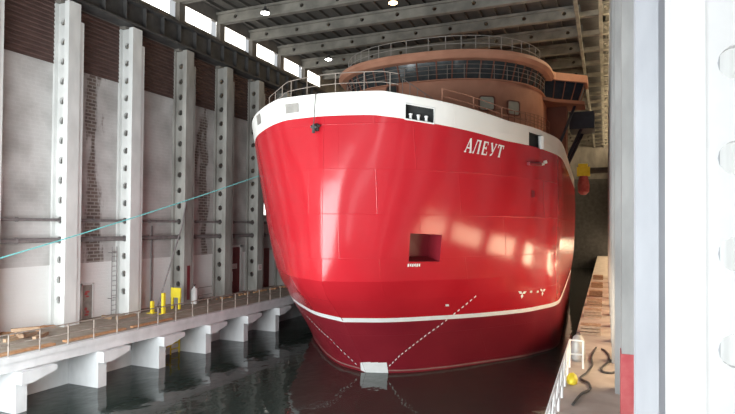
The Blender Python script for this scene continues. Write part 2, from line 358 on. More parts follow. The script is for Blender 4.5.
for i, y in enumerate(RC[:14]):
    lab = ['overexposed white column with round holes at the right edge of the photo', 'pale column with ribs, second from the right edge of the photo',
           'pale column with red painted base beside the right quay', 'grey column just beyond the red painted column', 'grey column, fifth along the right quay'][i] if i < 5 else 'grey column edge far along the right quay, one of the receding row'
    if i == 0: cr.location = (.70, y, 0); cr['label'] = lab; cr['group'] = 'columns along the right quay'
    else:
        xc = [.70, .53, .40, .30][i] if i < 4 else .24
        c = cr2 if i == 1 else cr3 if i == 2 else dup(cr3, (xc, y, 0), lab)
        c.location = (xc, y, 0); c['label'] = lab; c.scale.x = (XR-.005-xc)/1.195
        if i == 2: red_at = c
    if i == len(RC[:14])-1:
            p = link('painted_base', bx(((-.02, -.02, .01), (.36, .77, 2.3))), MT['gred'], red_at); p['label'] = 'red painted column base'
# painted strip on the stained column
for o in COL.objects:
    if o.type == 'EMPTY' and o.get('label', '').startswith('stained grey column with holes behind'):
        p = link('painted_strip', bx(((.005, .3, .3), (.02, .6, 2.7))), MT['ddoor'], o); p['label'] = 'faded red paint strip'

# ------------------------------------------------------------------ left quay piers
def build_pier():
    t = thing('quay_pier', '', 'pier', (0, 0, 0), 'white piers under the left quay')
    link('stem', bx(((-24.79, 0, -4.5), (-22.78, .5, -.63))), MT['quay'], t)
    bm = bmesh.new(); x0, x1 = -22.78, -22.42
    pr = [(0, -1.15), (.5, -1.15), (1.65, -.85), (1.65, -.63), (0, -.63)]
    A = [bm.verts.new((x0, p[0], p[1])) for p in pr]; B = [bm.verts.new((x1, p[0], p[1])) for p in pr]
    bm.faces.new(A); bm.faces.new(B[::-1])
    for k in range(5): bm.faces.new((A[k], A[(k+1) % 5], B[(k+1) % 5], B[k]))
    link('corbel', bm, MT['quay'], t)
    return t
PY = [16.0, 20.15, 24.2, 28.15, 32.1, 36.1]
pw = ['nearest, at the bottom left corner', 'second from the left corner', 'third, just left of the yellow ladder', 'fourth, just right of the yellow ladder', 'fifth, close to the bow', 'sixth, half behind the bow']
p0 = build_pier()
for i, y in enumerate(PY):
    lab = 'white concrete pier standing in the water, ' + pw[i]
    if i == 0: p0.location = (0, y, 0); p0['label'] = lab
    else: dup(p0, (0, y, 0), lab)

# ------------------------------------------------------------------ ship hull
S_ = [0, .12, .27, .45, .62, .8, 1.0]
BL = 10.6
W_ = {
 -4.5: [(0, 29.6), (1.6, 30.2), (3.2, 31.2), (5.2, 33.6), (7.2, 37.2), (8.8, 42), (8.0, 66)],
 -2.4: [(0, 28.3), (1.7, 29.0), (3.4, 30.5), (5.6, 33.3), (7.8, 36.6), (9.1, 41), (8.3, 66)],
 .93: [(0, 25.2), (1.9, 26.2), (3.8, 28.0), (6.2, 30.8), (8.2, 34.2), (9.25, 39), (8.5, 66)],
 3.06: [(0, 22.9), (2, 23.9), (4.0, 26.0), (6.4, 29.2), (8.3, 33.4), (9.25, 38.5), (8.75, 66)],
 7.5: [(0, 22.8), (2.1, 23.5), (4.45, 25.2), (6.85, 28.3), (8.65, 32.4), (9.4, 38), (8.85, 66)],
 11.6: [(0, 22.8), (2.4, 23.1), (4.7, 24.4), (7.0, 27.3), (8.7, 31.5), (9.4, 37), (8.7, 66)],
}
CX = -12.05; LIST = radians(0.7)
def pchip(xs, ys, x, soft=1.0):
    n = len(xs); h = [xs[i+1]-xs[i] for i in range(n-1)]; d = [(ys[i+1]-ys[i])/h[i] for i in range(n-1)]
    m = [0]*n; m[0] = d[0]*soft; m[-1] = d[-1]
    for i in range(1, n-1):
        if d[i-1]*d[i] > 0:
            w1 = 2*h[i]+h[i-1]; w2 = h[i]+2*h[i-1]; m[i] = (w1+w2)/(w1/d[i-1]+w2/d[i])
    i = 0
    while i < n-2 and x > xs[i+1]: i += 1
    t = (x-xs[i])/h[i]
    return ys[i]*(2*t**3-3*t*t+1)+h[i]*m[i]*(t**3-2*t*t+t)+ys[i+1]*(-2*t**3+3*t*t)+h[i]*m[i+1]*(t**3-t*t)
KS = sorted(W_); _cache = {}
def level(L):
    k = round(L, 4)
    if k not in _cache:
        _cache[k] = ([pchip(KS, [W_[q][j][0] for q in KS], L) for j in range(7)], [pchip(KS, [W_[q][j][1] for q in KS], L) for j in range(7)])
    return _cache[k]
def sheer(Y): return 11.65 if Y < 23.2 else 11.65-.75*min(1, ((Y-23.2)/5)**.7)
def H(s, L, side, inset=0.0):
    """point on the hull: s along the waterline from the stem, L height, inset towards the inside"""
    hs, ys = level(L); h = pchip(S_, hs, s); sf = 1-.9*min(1, max(0, (L-3.0)/2)); Y = pchip(S_, ys, s, sf)
    if inset:
        e = 1e-3; s1 = min(1, s+e); s0 = max(0, s-e)
        dh = pchip(S_, hs, s1)-pchip(S_, hs, s0); dy = pchip(S_, ys, s1, sf)-pchip(S_, ys, s0, sf); q = sqrt(dh*dh+dy*dy)
        z_ = sheer(Y)
        h, Y = max(0, h-inset*dy/q), Y+inset*dh/q
        if s == 0: h = 0
    z = L if L <= 3.06 else 3.06+(L-3.06)*((z_ if inset else sheer(Y))-3.06)/(11.6-3.06)
    a = LIST; dz = z+2.4
    return Vector((CX+side*h*cos(a)+dz*sin(a), Y, -2.4+dz*cos(a)-side*h*sin(a)))

ship = thing('ship', 'red and white ship with rust-coloured superstructure moored in the indoor basin', 'ship', (CX, 45, -2.4))
ship.location = (0, 0, 0)
POCK = (.2222, .3065, 4.03, 5.41); PORT = (.197, .273, BL, 11.27); WINP = (.561, .617, BL, 11.33)
sv = sorted(set([round(i/56, 4) for i in range(57)] + [.01, POCK[0], POCK[1], PORT[0], PORT[1], WINP[0], WINP[1]]))
Lv = sorted(set([-4.5, -3.4, -2.4, -2.27, -2.18, -1.3, -.3, .30, .81, 1.05, 1.6, 2.3, 3.06, POCK[2], POCK[3], 6.2, 7.0, 7.8, 8.6, 9.4, 10.1, BL, PORT[3], WINP[3], 11.6]))
def inside(sm, Lm, R): return R[0] < sm < R[1] and R[2] < Lm < R[3]
bm = bmesh.new(); G = {}
for side in (-1, 1):
    for i, s in enumerate(sv):
        for j, L in enumerate(Lv):
            G[side, i, j] = G[-1, 0, j] if (side == 1 and i == 0) else bm.verts.new(H(s, L, side))
for side in (-1, 1):
    for i in range(len(sv)-1):
        for j in range(len(Lv)-1):
            sm = (sv[i]+sv[i+1])/2; Lm = (Lv[j]+Lv[j+1])/2
            if side == 1 and any(inside(sm, Lm, R) for R in (POCK, PORT, WINP)): continue
            f = bm.faces.new((G[side, i, j], G[side, i+1, j], G[side, i+1, j+1], G[side, i, j+1]))
            f.material_index = 2 if Lm > BL else 0 if Lm > 1.05 else 3 if Lm > .81 else 4 if -2.27 < Lm < -2.18 else 1
for j in range(len(Lv)-1):   # transom
    k = len(sv)-1; f = bm.faces.new((G[-1, k, j], G[1, k, j], G[1, k, j+1], G[-1, k, j+1])); f.material_index = 0
bm.edges.index_update(); kj = Lv.index(3.06); KN = set()
for side in (-1, 1):
    for i in range(len(sv)-1): KN.add(bm.edges.get((G[side, i, kj], G[side, i+1, kj])).index)
for j in range(kj): KN.add(bm.edges.get((G[-1, 0, j], G[-1, 0, j+1])).index)
hull = link('hull', bm, [MT['red'], MT['maroon'], MT['hwhite'], MT['white'], MT['scum']], ship, smooth=True)
for e in hull.data.edges:      # crisp knuckle line, and crisp stem below it
    a_, b_ = (hull.data.vertices[q].co for q in e.vertices)
    if e.index in KN: e.use_edge_sharp = True
# keep stem and knuckle crisp
# bulwark capping and inner face
bm = bmesh.new()
for side in (-1, 1):
    rows = [[bm.verts.new(p) for p in (H(s, 11.6, side)+Vector((0, 0, .0)), H(s, 11.6, side)+Vector((0, 0, .05)), H(s, 11.6, side, .28)+Vector((0, 0, .05)), H(s, 11.6, side, .28), H(s, 10.35, side, .28))] for s in sv]
    for A, B in zip(rows, rows[1:]):
        for k in range(4): bm.faces.new((A[k], A[k+1], B[k+1], B[k]))
link('bulwark_lining', bm, MT['hwhite'], ship, smooth=True)
bm = bmesh.new()
rows = [[bm.verts.new(H(s, 10.4, sd, .28)) for sd in (-1, 1)] for s in sv[1:]]
for A, B in zip(rows, rows[1:]): bm.faces.new((A[0], A[1], B[1], B[0]))
link('foredeck', bm, MT['rustdk'], ship)
def recess(name, R, depth, m, parent, dvec=None):
    s0, s1, L0, L1 = R; bm = bmesh.new()
    c = [H(s0, L0, 1), H(s1, L0, 1), H(s1, L1, 1), H(s0, L1, 1)]
    nrm = (c[1]-c[0]).cross(c[3]-c[0]).normalized()
    if nrm.x > 0: nrm = -nrm
    if dvec: nrm = Vector(dvec)
    A = [bm.verts.new(p) for p in c]; B = [bm.verts.new(p+nrm*depth) for p in c]
    for k in range(4): bm.faces.new((A[k], A[(k+1) % 4], B[(k+1) % 4], B[k]))
    bm.faces.new(B[::-1]); o = link(name, bm, m, parent)
    return o, c, nrm
pk, c, nn = recess('anchor_pocket', POCK, 1.1, MT['maroon'], ship)  # darker red puts the shade inside the recess into its colour
pp, c, nn = recess('mooring_port', PORT, .24, MT['dark'], ship)
for k in range(3):
    q = c[0].lerp(c[1], .22+.27*k)+nn*.1; b = bmesh.new(); lathe(b, q, [(.065, 0), (.065, .22), (.09, .24), (.09, .29)], 10); link('bollard', b, MT['white'], pp)
bm = bmesh.new(); tube(bm, [c[0], c[1], c[2], c[3], c[0]], .045, 6); link('port_frame', bm, MT['white'], pp)
wp, c, nn = recess('side_port', WINP, .22, MT['dark'], ship)
bm = bmesh.new(); q = c[1]; tube(bm, [c[2], c[1]], .16, 6); link('port_frame', bm, MT['white'], wp)
# hull markings
def decal(bm, quad, side, off=.015):
    """quad of (s, L) pairs laid on the shell plating"""
    P = [H(s, L, side) for s, L in quad]
    n_ = (P[1]-P[0]).cross(P[3]-P[0]).normalized() if len(P) > 3 else (P[1]-P[0]).cross(P[2]-P[0]).normalized()
    if n_.x*side < 0: n_ = -n_
    A = [bm.verts.new(p+n_*off) for p in P]; bm.faces.new(A)
GL = {   # strokes in a unit box: thick and thin bars with serifs
 'A': [((0.08, 0), (.50, 1), .09), ((.92, 0), (.52, 1), .20), ((.25, .33), (.78, .33), .08), ((-.04, .035), (.26, .035), .07), ((.68, .035), (1.06, .035), .07)],
 'L': [((.12, .08), (.34, .96), .10), ((.80, 0), (.80, 1), .20), ((.26, .96), (.95, .96), .08), ((-.02, .06), (.16, .06), .12), ((.64, .035), (.97, .035), .07)],
 'E': [((.24, 0), (.24, 1), .20), ((.1, .965), (.82, .965), .08), ((.1, .035), (.88, .035), .08), ((.3, .52), (.66, .52), .08), ((.80, .76), (.80, 1), .08), ((.86, 0), (.86, .26), .08), ((.66, .4), (.66, .64), .07)],
 'U': [((.14, 1), (.52, .36), .19), ((.90, 1), (.48, .10), .10), ((.50, .14), (.24, .03), .12), ((.0, .965), (.32, .965), .07), ((.72, .965), (1.02, .965), .07)],
 'T': [((.5, 0), (.5, 1), .20), ((.06, .96), (.94, .96), .09), ((.09, .72), (.09, 1), .09), ((.91, .72), (.91, 1), .09), ((.34, .035), (.66, .035), .07)],
}
def name_map(u, v):
    return (.3525+(.4701-.3525)*u+v*.009, 9.56+(9.68-9.56)*u + v*(.70-.06*u))
bmn = bmesh.new()
for i, ch in enumerate('ALEUT'):
    for (a, b, t) in GL[ch]:
        d = Vector((b[0]-a[0], (b[1]-a[1]), 0)); d.normalize(); pr = Vector((-d.y, d.x, 0))*t*.62
        q = [(a[0]+pr.x, a[1]+pr.y), (a[0]-pr.x, a[1]-pr.y), (b[0]-pr.x, b[1]-pr.y), (b[0]+pr.x, b[1]+pr.y)]
        decal(bmn, [name_map(.2*i+.02+.165*x, y) for x, y in q], 1, .02)
link('name_lettering', bmn, MT['white'], ship)
link('stem_seam', tb([H(0, L, 1) for L in (.9, 1.6, 2.3, 3.06, 4, 5, 6, 7, 8, 9, 10, 10.5)], .014, 5), MT['red'], ship)
def polyline(ps, n):
    seg = [0]
    for a, b in zip(ps, ps[1:]): seg.append(seg[-1]+sqrt(((b[0]-a[0])*10)**2+(b[1]-a[1])**2))
    out = []
    for k in range(n):
        t = seg[-1]*k/(n-1); i = 0
        while i < len(seg)-2 and t > seg[i+1]: i += 1
        f = (t-seg[i])/(seg[i+1]-seg[i]); out.append((ps[i][0]+(ps[i+1][0]-ps[i][0])*f, ps[i][1]+(ps[i+1][1]-ps[i][1])*f))
    return out
bmn = bmesh.new()
for side, ps, n_ in ((1, [(.062, -2.3), (.1356, -1.225), (.2907, .488), (.4168, 2.193)], 51), (-1, [(.0343, -2.0), (.128, -.596), (.3957, .636)], 43)):
    pts = polyline(ps, n_)
    for a, b in zip(pts[::2], pts[1::2]):
        dl = .035; decal(bmn, [(a[0], a[1]-dl), (b[0], b[1]-dl), (b[0], b[1]+dl), (a[0], a[1]+dl)], side, .02)
link('dashed_weld_marks', bmn, MT['white'], ship)
bmn = bmesh.new()
for (s0, s1) in ((0, .025), (.025, .05), (.05, .079)): decal(bmn, [(s0, -2.38), (s1, -2.38+.0*s1), (s1+.004, -1.68), (s0, -1.72)], 1, .02)
decal(bmn, [(0, -2.38), (.022, -2.32), (.010, -1.78), (0, -1.72)], -1, .02)
o = link('bow_foot_patch', bmn, MT['white'], ship); o['label'] = 'white painted patch low on the stem'
bmn = bmesh.new()
bmn.free()
for s, L in ((.562, 1.98), (.66, 1.92)):      # propeller-like thruster symbols
    bmn = bmesh.new()
    for k in range(3):
        a = 2*pi*k/3+.4; ds, dl = .014*cos(a), .22*sin(a); pa = a+pi/2; ws, wl = .005*cos(pa), .08*sin(pa)
        decal(bmn, [(s, L), (s+ds*.6+ws, L+dl*.6+wl), (s+ds*1.3, L+dl*1.3), (s+ds*.6-ws, L+dl*.6-wl)], 1, .02)
    link('thruster_symbol', bmn, MT['white'], ship)
for s, L in ((.598, 2.02), (.632, 1.95), (.3207, 1.66)):
    bmn = bmesh.new(); decal(bmn, [(s-.005, L-.06), (s+.005, L-.06), (s+.005, L+.06), (s-.005, L+.06)], 1, .02); link('painted_mark', bmn, MT['white'], ship)
bmn = bmesh.new()
for k in range(6): s = .219+.006*k; decal(bmn, [(s, 3.78+.04*(k % 2)), (s+.004, 3.78), (s+.004, 3.95), (s, 3.9)], 1, .02)
link('pocket_markings', bmn, MT['white'], ship)
for q in ([(.0706, 10.89), (.1128, 10.89), (.1128, 11.35), (.0706, 11.33)], [(.252, 11.02), (.283, 11.02), (.283, 11.5), (.252, 11.5)]):
    bmn = bmesh.new(); decal(bmn, q, -1, .04)
    o = link('closed_fairlead_plate', bmn, MT['rail'], ship); o['label'] = 'grey square plate on the white bulwark'
bmn = bmesh.new(); a = H(.553, 9.56, 1); b = H(.606, 9.66, 1); tube(bmn, [a+Vector((.08, -.05, 0)), b+Vector((.08, -.05, 0))], .1, 8)
fl = link('side_fairlead', bmn, MT['maroon'], ship)
bmn = bmesh.new(); tube(bmn, [b+Vector((.1, -.06, -.02)), H(.622, 9.66, 1)+Vector((.1, -.06, .06))], .07, 6); tube(bmn, [H(.634, 9.86, 1), H(.636, 9.9, 1)+Vector((.16, -.05, 0))], .09, 8); link('white_fittings', bmn, MT['white'], fl)
bmn = bmesh.new(); decal(bmn, [(.571, 7.7), (.584, 7.7), (.584, 8.1), (.571, 8.1)], 1, .02); link('small_drain', bmn, MT['maroon'], ship)
# bow towing bracket with hanging line
c = H(.02, 10.05, -1)+Vector((0, -.1, 0)); bmn = bmesh.new()
tube(bmn, [c+Vector((-.2, -.02, .1)), c+Vector((-.12, -.2, .02)), c+Vector((.12, -.2, .02)), c+Vector((.2, -.02, .1))], .06, 6)
tube(bmn, [c+Vector((0, .08, .18)), c+Vector((0, -.2, .12)), c+Vector((0, -.22, -.25))], .075, 6); box(bmn, c+Vector((-.13, -.04, -.12)), c+Vector((.13, .12, .18)))
tr = link('towing_bracket', bmn, MT['steel'], ship)
bmn = bmesh.new(); t0 = H(.022, 11.6, -1)+Vector((0, -.06, .1)); tube(bmn, [t0+Vector((0, .3, .1)), t0, c+Vector((0, -.2, .15))], .022, 5); link('hanging_line', bmn, MT['steel'], tr)

# ------------------------------------------------------------------ superstructure
WC = Vector((-11.45, 42.4, 0))
def arc(r, z, n=48, p=2.4, a0=-100, a1=100):
    out = []
    for k in range(n+1):
        a = radians(a0+(a1-a0)*k/n); sx, cy = sin(a), -cos(a)
        x = r*math.copysign(abs(sx)**(2/p), sx); y = r*math.copysign(abs(cy)**(2/p), cy)
        out.append(WC+Vector((x, y, z)))
    return out
def shell(prof, m, name, parent, cap=True, n=48, a0=-90, a1=90, back=9):
    bm = bmesh.new(); rows = []
    for r, z in prof:
        pts = arc(r, z, n, 2.4, a0, a1); rows.append([bm.verts.new(p) for p in [pts[0]+Vector((0, back, 0))]+pts+[pts[-1]+Vector((0, back, 0))]])
    for A, B in zip(rows, rows[1:]):
        for k in range(len(A)): bm.faces.new((A[k], A[(k+1) % len(A)], B[(k+1) % len(A)], B[k]))
    if cap: bm.faces.new(rows[-1]); bm.faces.new(rows[0][::-1])
    return link(name, bm, m, parent, smooth=True)
casing = shell([(7.25, 10.2), (7.25, 15.1)], MT['rust'], 'deckhouse', ship)
shell([(7.4, 15.08), (7.42, 15.09), (7.42, 15.14), (7.4, 15.15)], MT['rust'], 'bridge_gallery', ship, back=1)
brg = shell([(7.0, 15.1), (7.45, 16.35)], MT['glass'], 'bridge_windows', ship)
roof = shell([(7.5, 16.3), (7.8, 16.36), (8.0, 16.6), (7.95, 16.85), (7.7, 16.95)], MT['rust'], 'bridge_roof', ship)
for k in range(25):
    a0 = arc(7.03, 15.1, 24, 2.4, -88, 88)[k]; a1 = arc(7.48, 16.35, 24, 2.4, -88, 88)[k]
    link('mullion', tb([a0, a1], .05, 5), MT['rustdk'], brg)
def ring_rail(name, r, z, hts, npost, m, parent, a0, a1, rad=.02, post_r=.022):
    root = None
    top = arc(r, z, 60, 2.4, a0, a1)
    bmx = bmesh.new()
    for h in hts: tube(bmx, [p+Vector((0, 0, h)) for p in top], rad, 5)
    root = link(name, bmx, m, parent)
    for p in arc(r, z, npost-1, 2.4, a0, a1): link('post', tb([p, p+Vector((0, 0, hts[-1]))], post_r, 5), m, root)
    return root
ring_rail('gallery_rail', 7.44, 15.15, (.32, .62, .9), 22, MT['rrail'], ship, -86, 86, .018)
ring_rail('roof_rail', 7.3, 16.95, (.5, 1.0), 22, MT['rail'], ship, -80, 80, .024, .028)
ring_rail('deckhouse_rail', 7.75, 12.2, (.45, .9), 18, MT['prail'], ship, 20, 88, .02)
shell([(7.8, 12.05), (7.8, 12.18)], MT['rust'], 'deckhouse_ledge', ship, back=1)
# wings
for sd in (-1, 1):
    bm = bmesh.new()
    x0, x1 = (7.2, 10.2)
    pl = [(x0, 41.4), (8.1, 43.1), (x1, 44.9), (x1, 47.2), (x0, 47.2)]
    A = [bm.verts.new((WC.x+sd*x, y, 16.45)) for x, y in pl]; B = [bm.verts.new((WC.x+sd*x, y, 17.0)) for x, y in pl]
    bm.faces.new(A[::-1]); bm.faces.new(B)
    for k in range(5): bm.faces.new((A[k], A[(k+1) % 5], B[(k+1) % 5], B[k]))
    wg = link('bridge_wing', bm, MT['rust'], ship)
    bm = bmesh.new()
    lo = [(6.9, 42.6), (7.8, 43.9), (9.5, 45.5), (9.5, 47.0), (6.9, 47.0)]; hi = [(7.0, 41.8), (8.0, 43.3), (10.0, 45.0), (10.0, 47.1), (7.0, 47.1)]
    A = [bm.verts.new((WC.x+sd*x, y, 15.1)) for x, y in lo]; B = [bm.verts.new((WC.x+sd*x, y, 16.45)) for x, y in hi]
    bm.faces.new(A[::-1]); bm.faces.new(B)
    for k in range(5): bm.faces.new((A[k], A[(k+1) % 5], B[(k+1) % 5], B[k]))
    link('wing_windows', bm, MT['bglass'], wg)
    bm = bmesh.new()
    bm.free()
    for (xa, ya), (xb, yb) in list(zip(lo, hi))[:4]+[((8.4, 44.46), (8.7, 43.9)), ((9.0, 45.0), (9.4, 44.5))]:
        link('wing_mullion', tb([(WC.x+sd*xa, ya, 15.1), (WC.x+sd*xb, yb, 16.45)], .055, 5), MT['rustdk'], wg)
    bm = bmesh.new(); A = [bm.verts.new((WC.x+sd*x, y, 14.85)) for x, y in hi]; B = [bm.verts.new((WC.x+sd*x, y, 15.1)) for x, y in hi]
    bm.faces.new(A[::-1]); bm.faces.new(B)
    for k in range(5): bm.faces.new((A[k], A[(k+1) % 5], B[(k+1) % 5], B[k]))
    link('wing_floor', bm, MT['rustdk'], wg)
    bm = bx(((WC.x+sd*7.6-1.1, 45.2, 11.2), (WC.x+sd*7.6+1.1, 47.0, 14.85)))
    link('wing_support', bm, MT['rustdk'], wg)
    # davit and dark navy box outboard of the deckhouse
    bm = bmesh.new(); xs = sorted((WC.x+sd*8.7, WC.x+sd*10.6))
    box(bm, (xs[0], 49, 13.7), (xs[1], 52, 15.1))
    bh = link('navy_box', bm, MT['navy'], ship); bh['label'] = 'dark navy box below the bridge wing'
    for y in (49.2, 51.8): link('davit', tb([(WC.x+sd*8.2, y, 10.6), (WC.x+sd*9.6, y, 13.7)], .14, 6), MT['navy'], bh)
    for q in ([(8.0, 43.9, 11), (9.3, 45.4, 14.9)], [(8.3, 46.4, 11), (8.6, 46.6, 14.9)]): link('wing_strut', tb([(WC.x+sd*x, y, z) for x, y, z in q], .11, 6), MT['navy'], wg)
# deckhouse windows
def casing_window(x, z, wd, ht, pane):
    y0 = None
    def yc(xx):
        q = abs(xx-WC.x)/7.25; return WC.y-7.25*(1-q**2.4)**(1/2.4)
    A0 = Vector((x-wd/2, yc(x-wd/2), z)); A1 = Vector((x+wd/2, yc(x+wd/2), z)); ex = (A1-A0).normalized(); nn = Vector((ex.y, -ex.x, 0)); mid = (A0+A1)/2+nn*.09
    def loop(k, off):
        w_, h_, r = wd/2*k, ht/2*k, .16*k; pts = []
        for (cx, cz, a0) in ((w_-r, h_-r, 0), (-w_+r, h_-r, 90), (-w_+r, -h_+r, 180), (w_-r, -h_+r, 270)):
            for q in range(5): a = radians(a0+22.5*q); pts.append(mid+ex*(cx+r*cos(a))+Vector((0, 0, cz+r*sin(a)))+nn*off)
        return pts
    bm = bmesh.new(); R = [[bm.verts.new(p) for p in loop(*a)] for a in ((1.16, .0), (1.16, .09), (1.0, .09), (1.0, .03))]
    for A, B in zip(R, R[1:]):
        for k in range(20): bm.faces.new((A[k], A[(k+1) % 20], B[(k+1) % 20], B[k]))
    fr = link('deckhouse_window', bm, MT['rustdk'], ship)
    bm = bmesh.new(); bm.faces.new([bm.verts.new(p) for p in loop(1.0, .035)]); link('pane', bm, pane, fr)
casing_window(-7.1, 13.55, .95, .85, MT['pale'])
casing_window(-5.65, 13.4, .95, .85, MT['pale'])
casing_window(-13.2, 14.72, .75, .55, MT['dark'])
# forecastle rail on the bulwark
def fore_rail(side_pts, z0, hts, m, name, step):
    bmx = bmesh.new()
    for h in hts: tube(bmx, [p+Vector((0, 0, h)) for p in side_pts], .02, 5)
    root = link(name, bmx, m, ship)
    for p in side_pts[::step]: link('post', tb([p+Vector((0, 0, z0)), p+Vector((0, 0, hts[-1]))], .026, 5), m, root)
pts = [H(s, 11.6, -1, .2+.5*min(1, s*5)) for s in [ .29-.0193*k for k in range(15)]]+[H(s, 11.6, 1, .2) for s in [.0225*k for k in range(1, 9)]]
fore_rail(pts, 0, (.05, .5, .98), MT['rrail'], 'forecastle_rail', 3)
pts = [H(s, 11.6, 1, .2) for s in [.30+.03*k for k in range(13)]]
fore_rail(pts, 0, (.35, .7), MT['prail'], 'side_deck_rail', 3)
# inclined ladder with handrails on the foredeck
bm = bmesh.new(); a, b = Vector((-10.75, 30.3, 13.15)), Vector((-8.95, 30.3, 11.85))
lad = link('deck_ladder', tb([a, b], .04, 5), MT['prail'], ship)
link('handrail', tb([a+Vector((0, 0, .95)), b+Vector((0, 0, .95))], .022, 5), MT['rail'], lad)
for k in range(5): q = a.lerp(b, k/4); link('post', tb([q, q+Vector((0, 0, .95))], .022, 5), MT['rail'], lad)
link('landing', bx(((-11.6, 29.9, 13.1), (-10.75, 30.7, 13.15)), ((-11.6, 30.0, 10.4), (-11.5, 30.6, 13.1)), ((-10.9, 30.0, 10.4), (-10.8, 30.6, 13.1))), MT['prail'], lad)

# ------------------------------------------------------------------ left wall fittings
d = struct(link('door_1', bx(((XL+.01, 23.68, .02), (XL+.07, 24.36, 2.0))), MT['gdoor']))
link('door_frame', bx(((XL, 23.6, .02), (XL+.1, 23.68, 2.08)), ((XL, 24.36, .02), (XL+.1, 24.44, 2.08)), ((XL, 23.6, 2.0), (XL+.1, 24.44, 2.08))), MT['white'], d)
bm = bmesh.new()
for z, y0, w_, h in ((1.55, 23.86, .34, .10), (1.42, 23.82, .22, .12), (1.28, 23.9, .26, .08), (.52, 23.84, .18, .16), (.36, 23.92, .26, .12), (.2, 23.84, .3, .1)):
    vs = [bm.verts.new((XL+.075, y0+dy*w_, z+dz*h)) for dy, dz in ((0, 0), (.9, -.2), (1, .8), (.4, 1.1), (.05, .7))]; bm.faces.new(vs)
o = link('red_markings', bm, MT['gred'], d); o['label'] = 'two red painted marks on the door'
d = struct(link('door_2', bx(((XL+.01, 37.2, .02), (XL+.08, 38.95, 3.75))), MT['ddoor']))
link('door_frame', bx(((XL, 38.95, .02), (XL+.14, 39.25, 3.95)), ((XL, 37.05, 3.75), (XL+.14, 39.25, 3.9))), MT['conc'], d)
link('door_window', bx(((XL+.08, 37.65, .95), (XL+.09, 38.0, 1.75))), MT['sign'], d)
sg = link('door_sign', bx(((XL+.08, 37.45, 1.98), (XL+.1, 38.55, 2.38))), MT['sign'], d)
bm = bmesh.new()
for z in (2.28, 2.18, 2.08):
    for k in range(9): box(bm, (XL+.1, 37.52+.11*k, z-.025), (XL+.104, 37.52+.11*k+.07, z+.025))
link('sign_text_lines', bm, MT['signred'], sg)
d = struct(link('door_3', bx(((XL+.01, 41.2, .02), (XL+.08, 43.4, 3.5))), MT['ddoor']))
t = thing('wall_lamp', 'small glowing white lamp on the wall just left of the hull', 'lamp', (-28.19, 42.4, 7.1))
link('casing', bx(((0, -.32, -.65), (.08, .32, .65))), MT['rail'], t); link('lens', bx(((.08, -.27, -.6), (.12, .27, .6))), MT['daylight'], t)
sg = tag(link('wall_sign', bx(((-26.98, 39.95, 1.75), (-26.96, 40.5, 2.25))), MT['sign']), 'small pinkish sign on the last column before the bow', 'sign')
bm = bmesh.new()
for z in (2.12, 2.0, 1.88): box(bm, (-26.96, 40.02, z-.03), (-26.955, 40.43, z+.02))
link('sign_text', bm, MT['signred'], sg)
# pipes run along the wall through the column holes
for z, r, lab in ((5.8, .085, 'thin grey pipe along the left wall, upper of two'), (4.7, .14, 'thick grey pipe along the left wall, lower of two')):
    p = tag(link('wall_pipe', tb([(-27.69, 9, z), (-27.69, 60, z)], r, 10), MT['pipe']), lab, 'pipe', 'pipes along the left wall')
    for k in range(9):
        b = bmesh.new(); y = 14.8+4.53*k; tube(b, [(-28.19, y, z), (-27.69, y, z)], .04, 6); tube(b, [(-27.69, y-.06, z), (-27.69, y+.06, z)], r+.03, 10); link('bracket', b, MT['pipe'], p)
for pts, r, lab in (([(-28.05, 29.0, 5.5), (-28.05, 29.0, .02)], .05, 'thin vertical pipe on the wall left of the leaning pole'),
                    ([(-28.05, 27.85, .05), (-28.05, 27.85, 1.9), (-28.18, 27.85, 1.98)], .05, 'short bent pipe on the wall beside the white ladder column')):
    tag(link('vertical_pipe', tb(pts, r, 8), MT['pipe']), lab, 'pipe')
tag(link('leaning_pole', tb([(-26.5, 27.85, .02), (-26.88, 30.6, 5.6), (-26.93, 31.0, 7.3)], .05, 8), MT['pipe']), 'long brown pole leaning against the stained column behind the yellow panel', 'pole')
ld = thing('wall_ladder', 'thin grey ladder fixed to the wall left of the white column', 'ladder', (-27.9, 25.75, 0))
for dx in (-.18, .18): link('rail', tb([(0, dx, .02), (0, dx, 4.2)], .025, 5), MT['pipe'], ld)
for k in range(13): link('rung', tb([(0, -.18, .3+.3*k), (0, .18, .3+.3*k)], .018, 5), MT['pipe'], ld)
for z in (1, 3.8): link('wall_bracket', bx(((-.3, -.2, z), (0, -.16, z+.04)), ((-.3, .16, z), (0, .2, z+.04))), MT['pipe'], ld)

# quay railing, left
rl = thing('quay_railing', 'rusty grey two-bar railing along the left quay edge', 'railing', (-23.0, 8, 0.02))
YR = 52
link('top_rail', tb([(0, 0, 0.93), (0, YR-8, 0.93)], .032, 6), MT['rrail'], rl)
link('middle_rail', tb([(0, 0, .5), (0, YR-8, .5)], .028, 6), MT['rrail'], rl)
for k in range(31): link('post', tb([(0, .7+1.42*k, 0.0), (0, .7+1.42*k, .93)], .035, 6), MT['rrail'], rl)
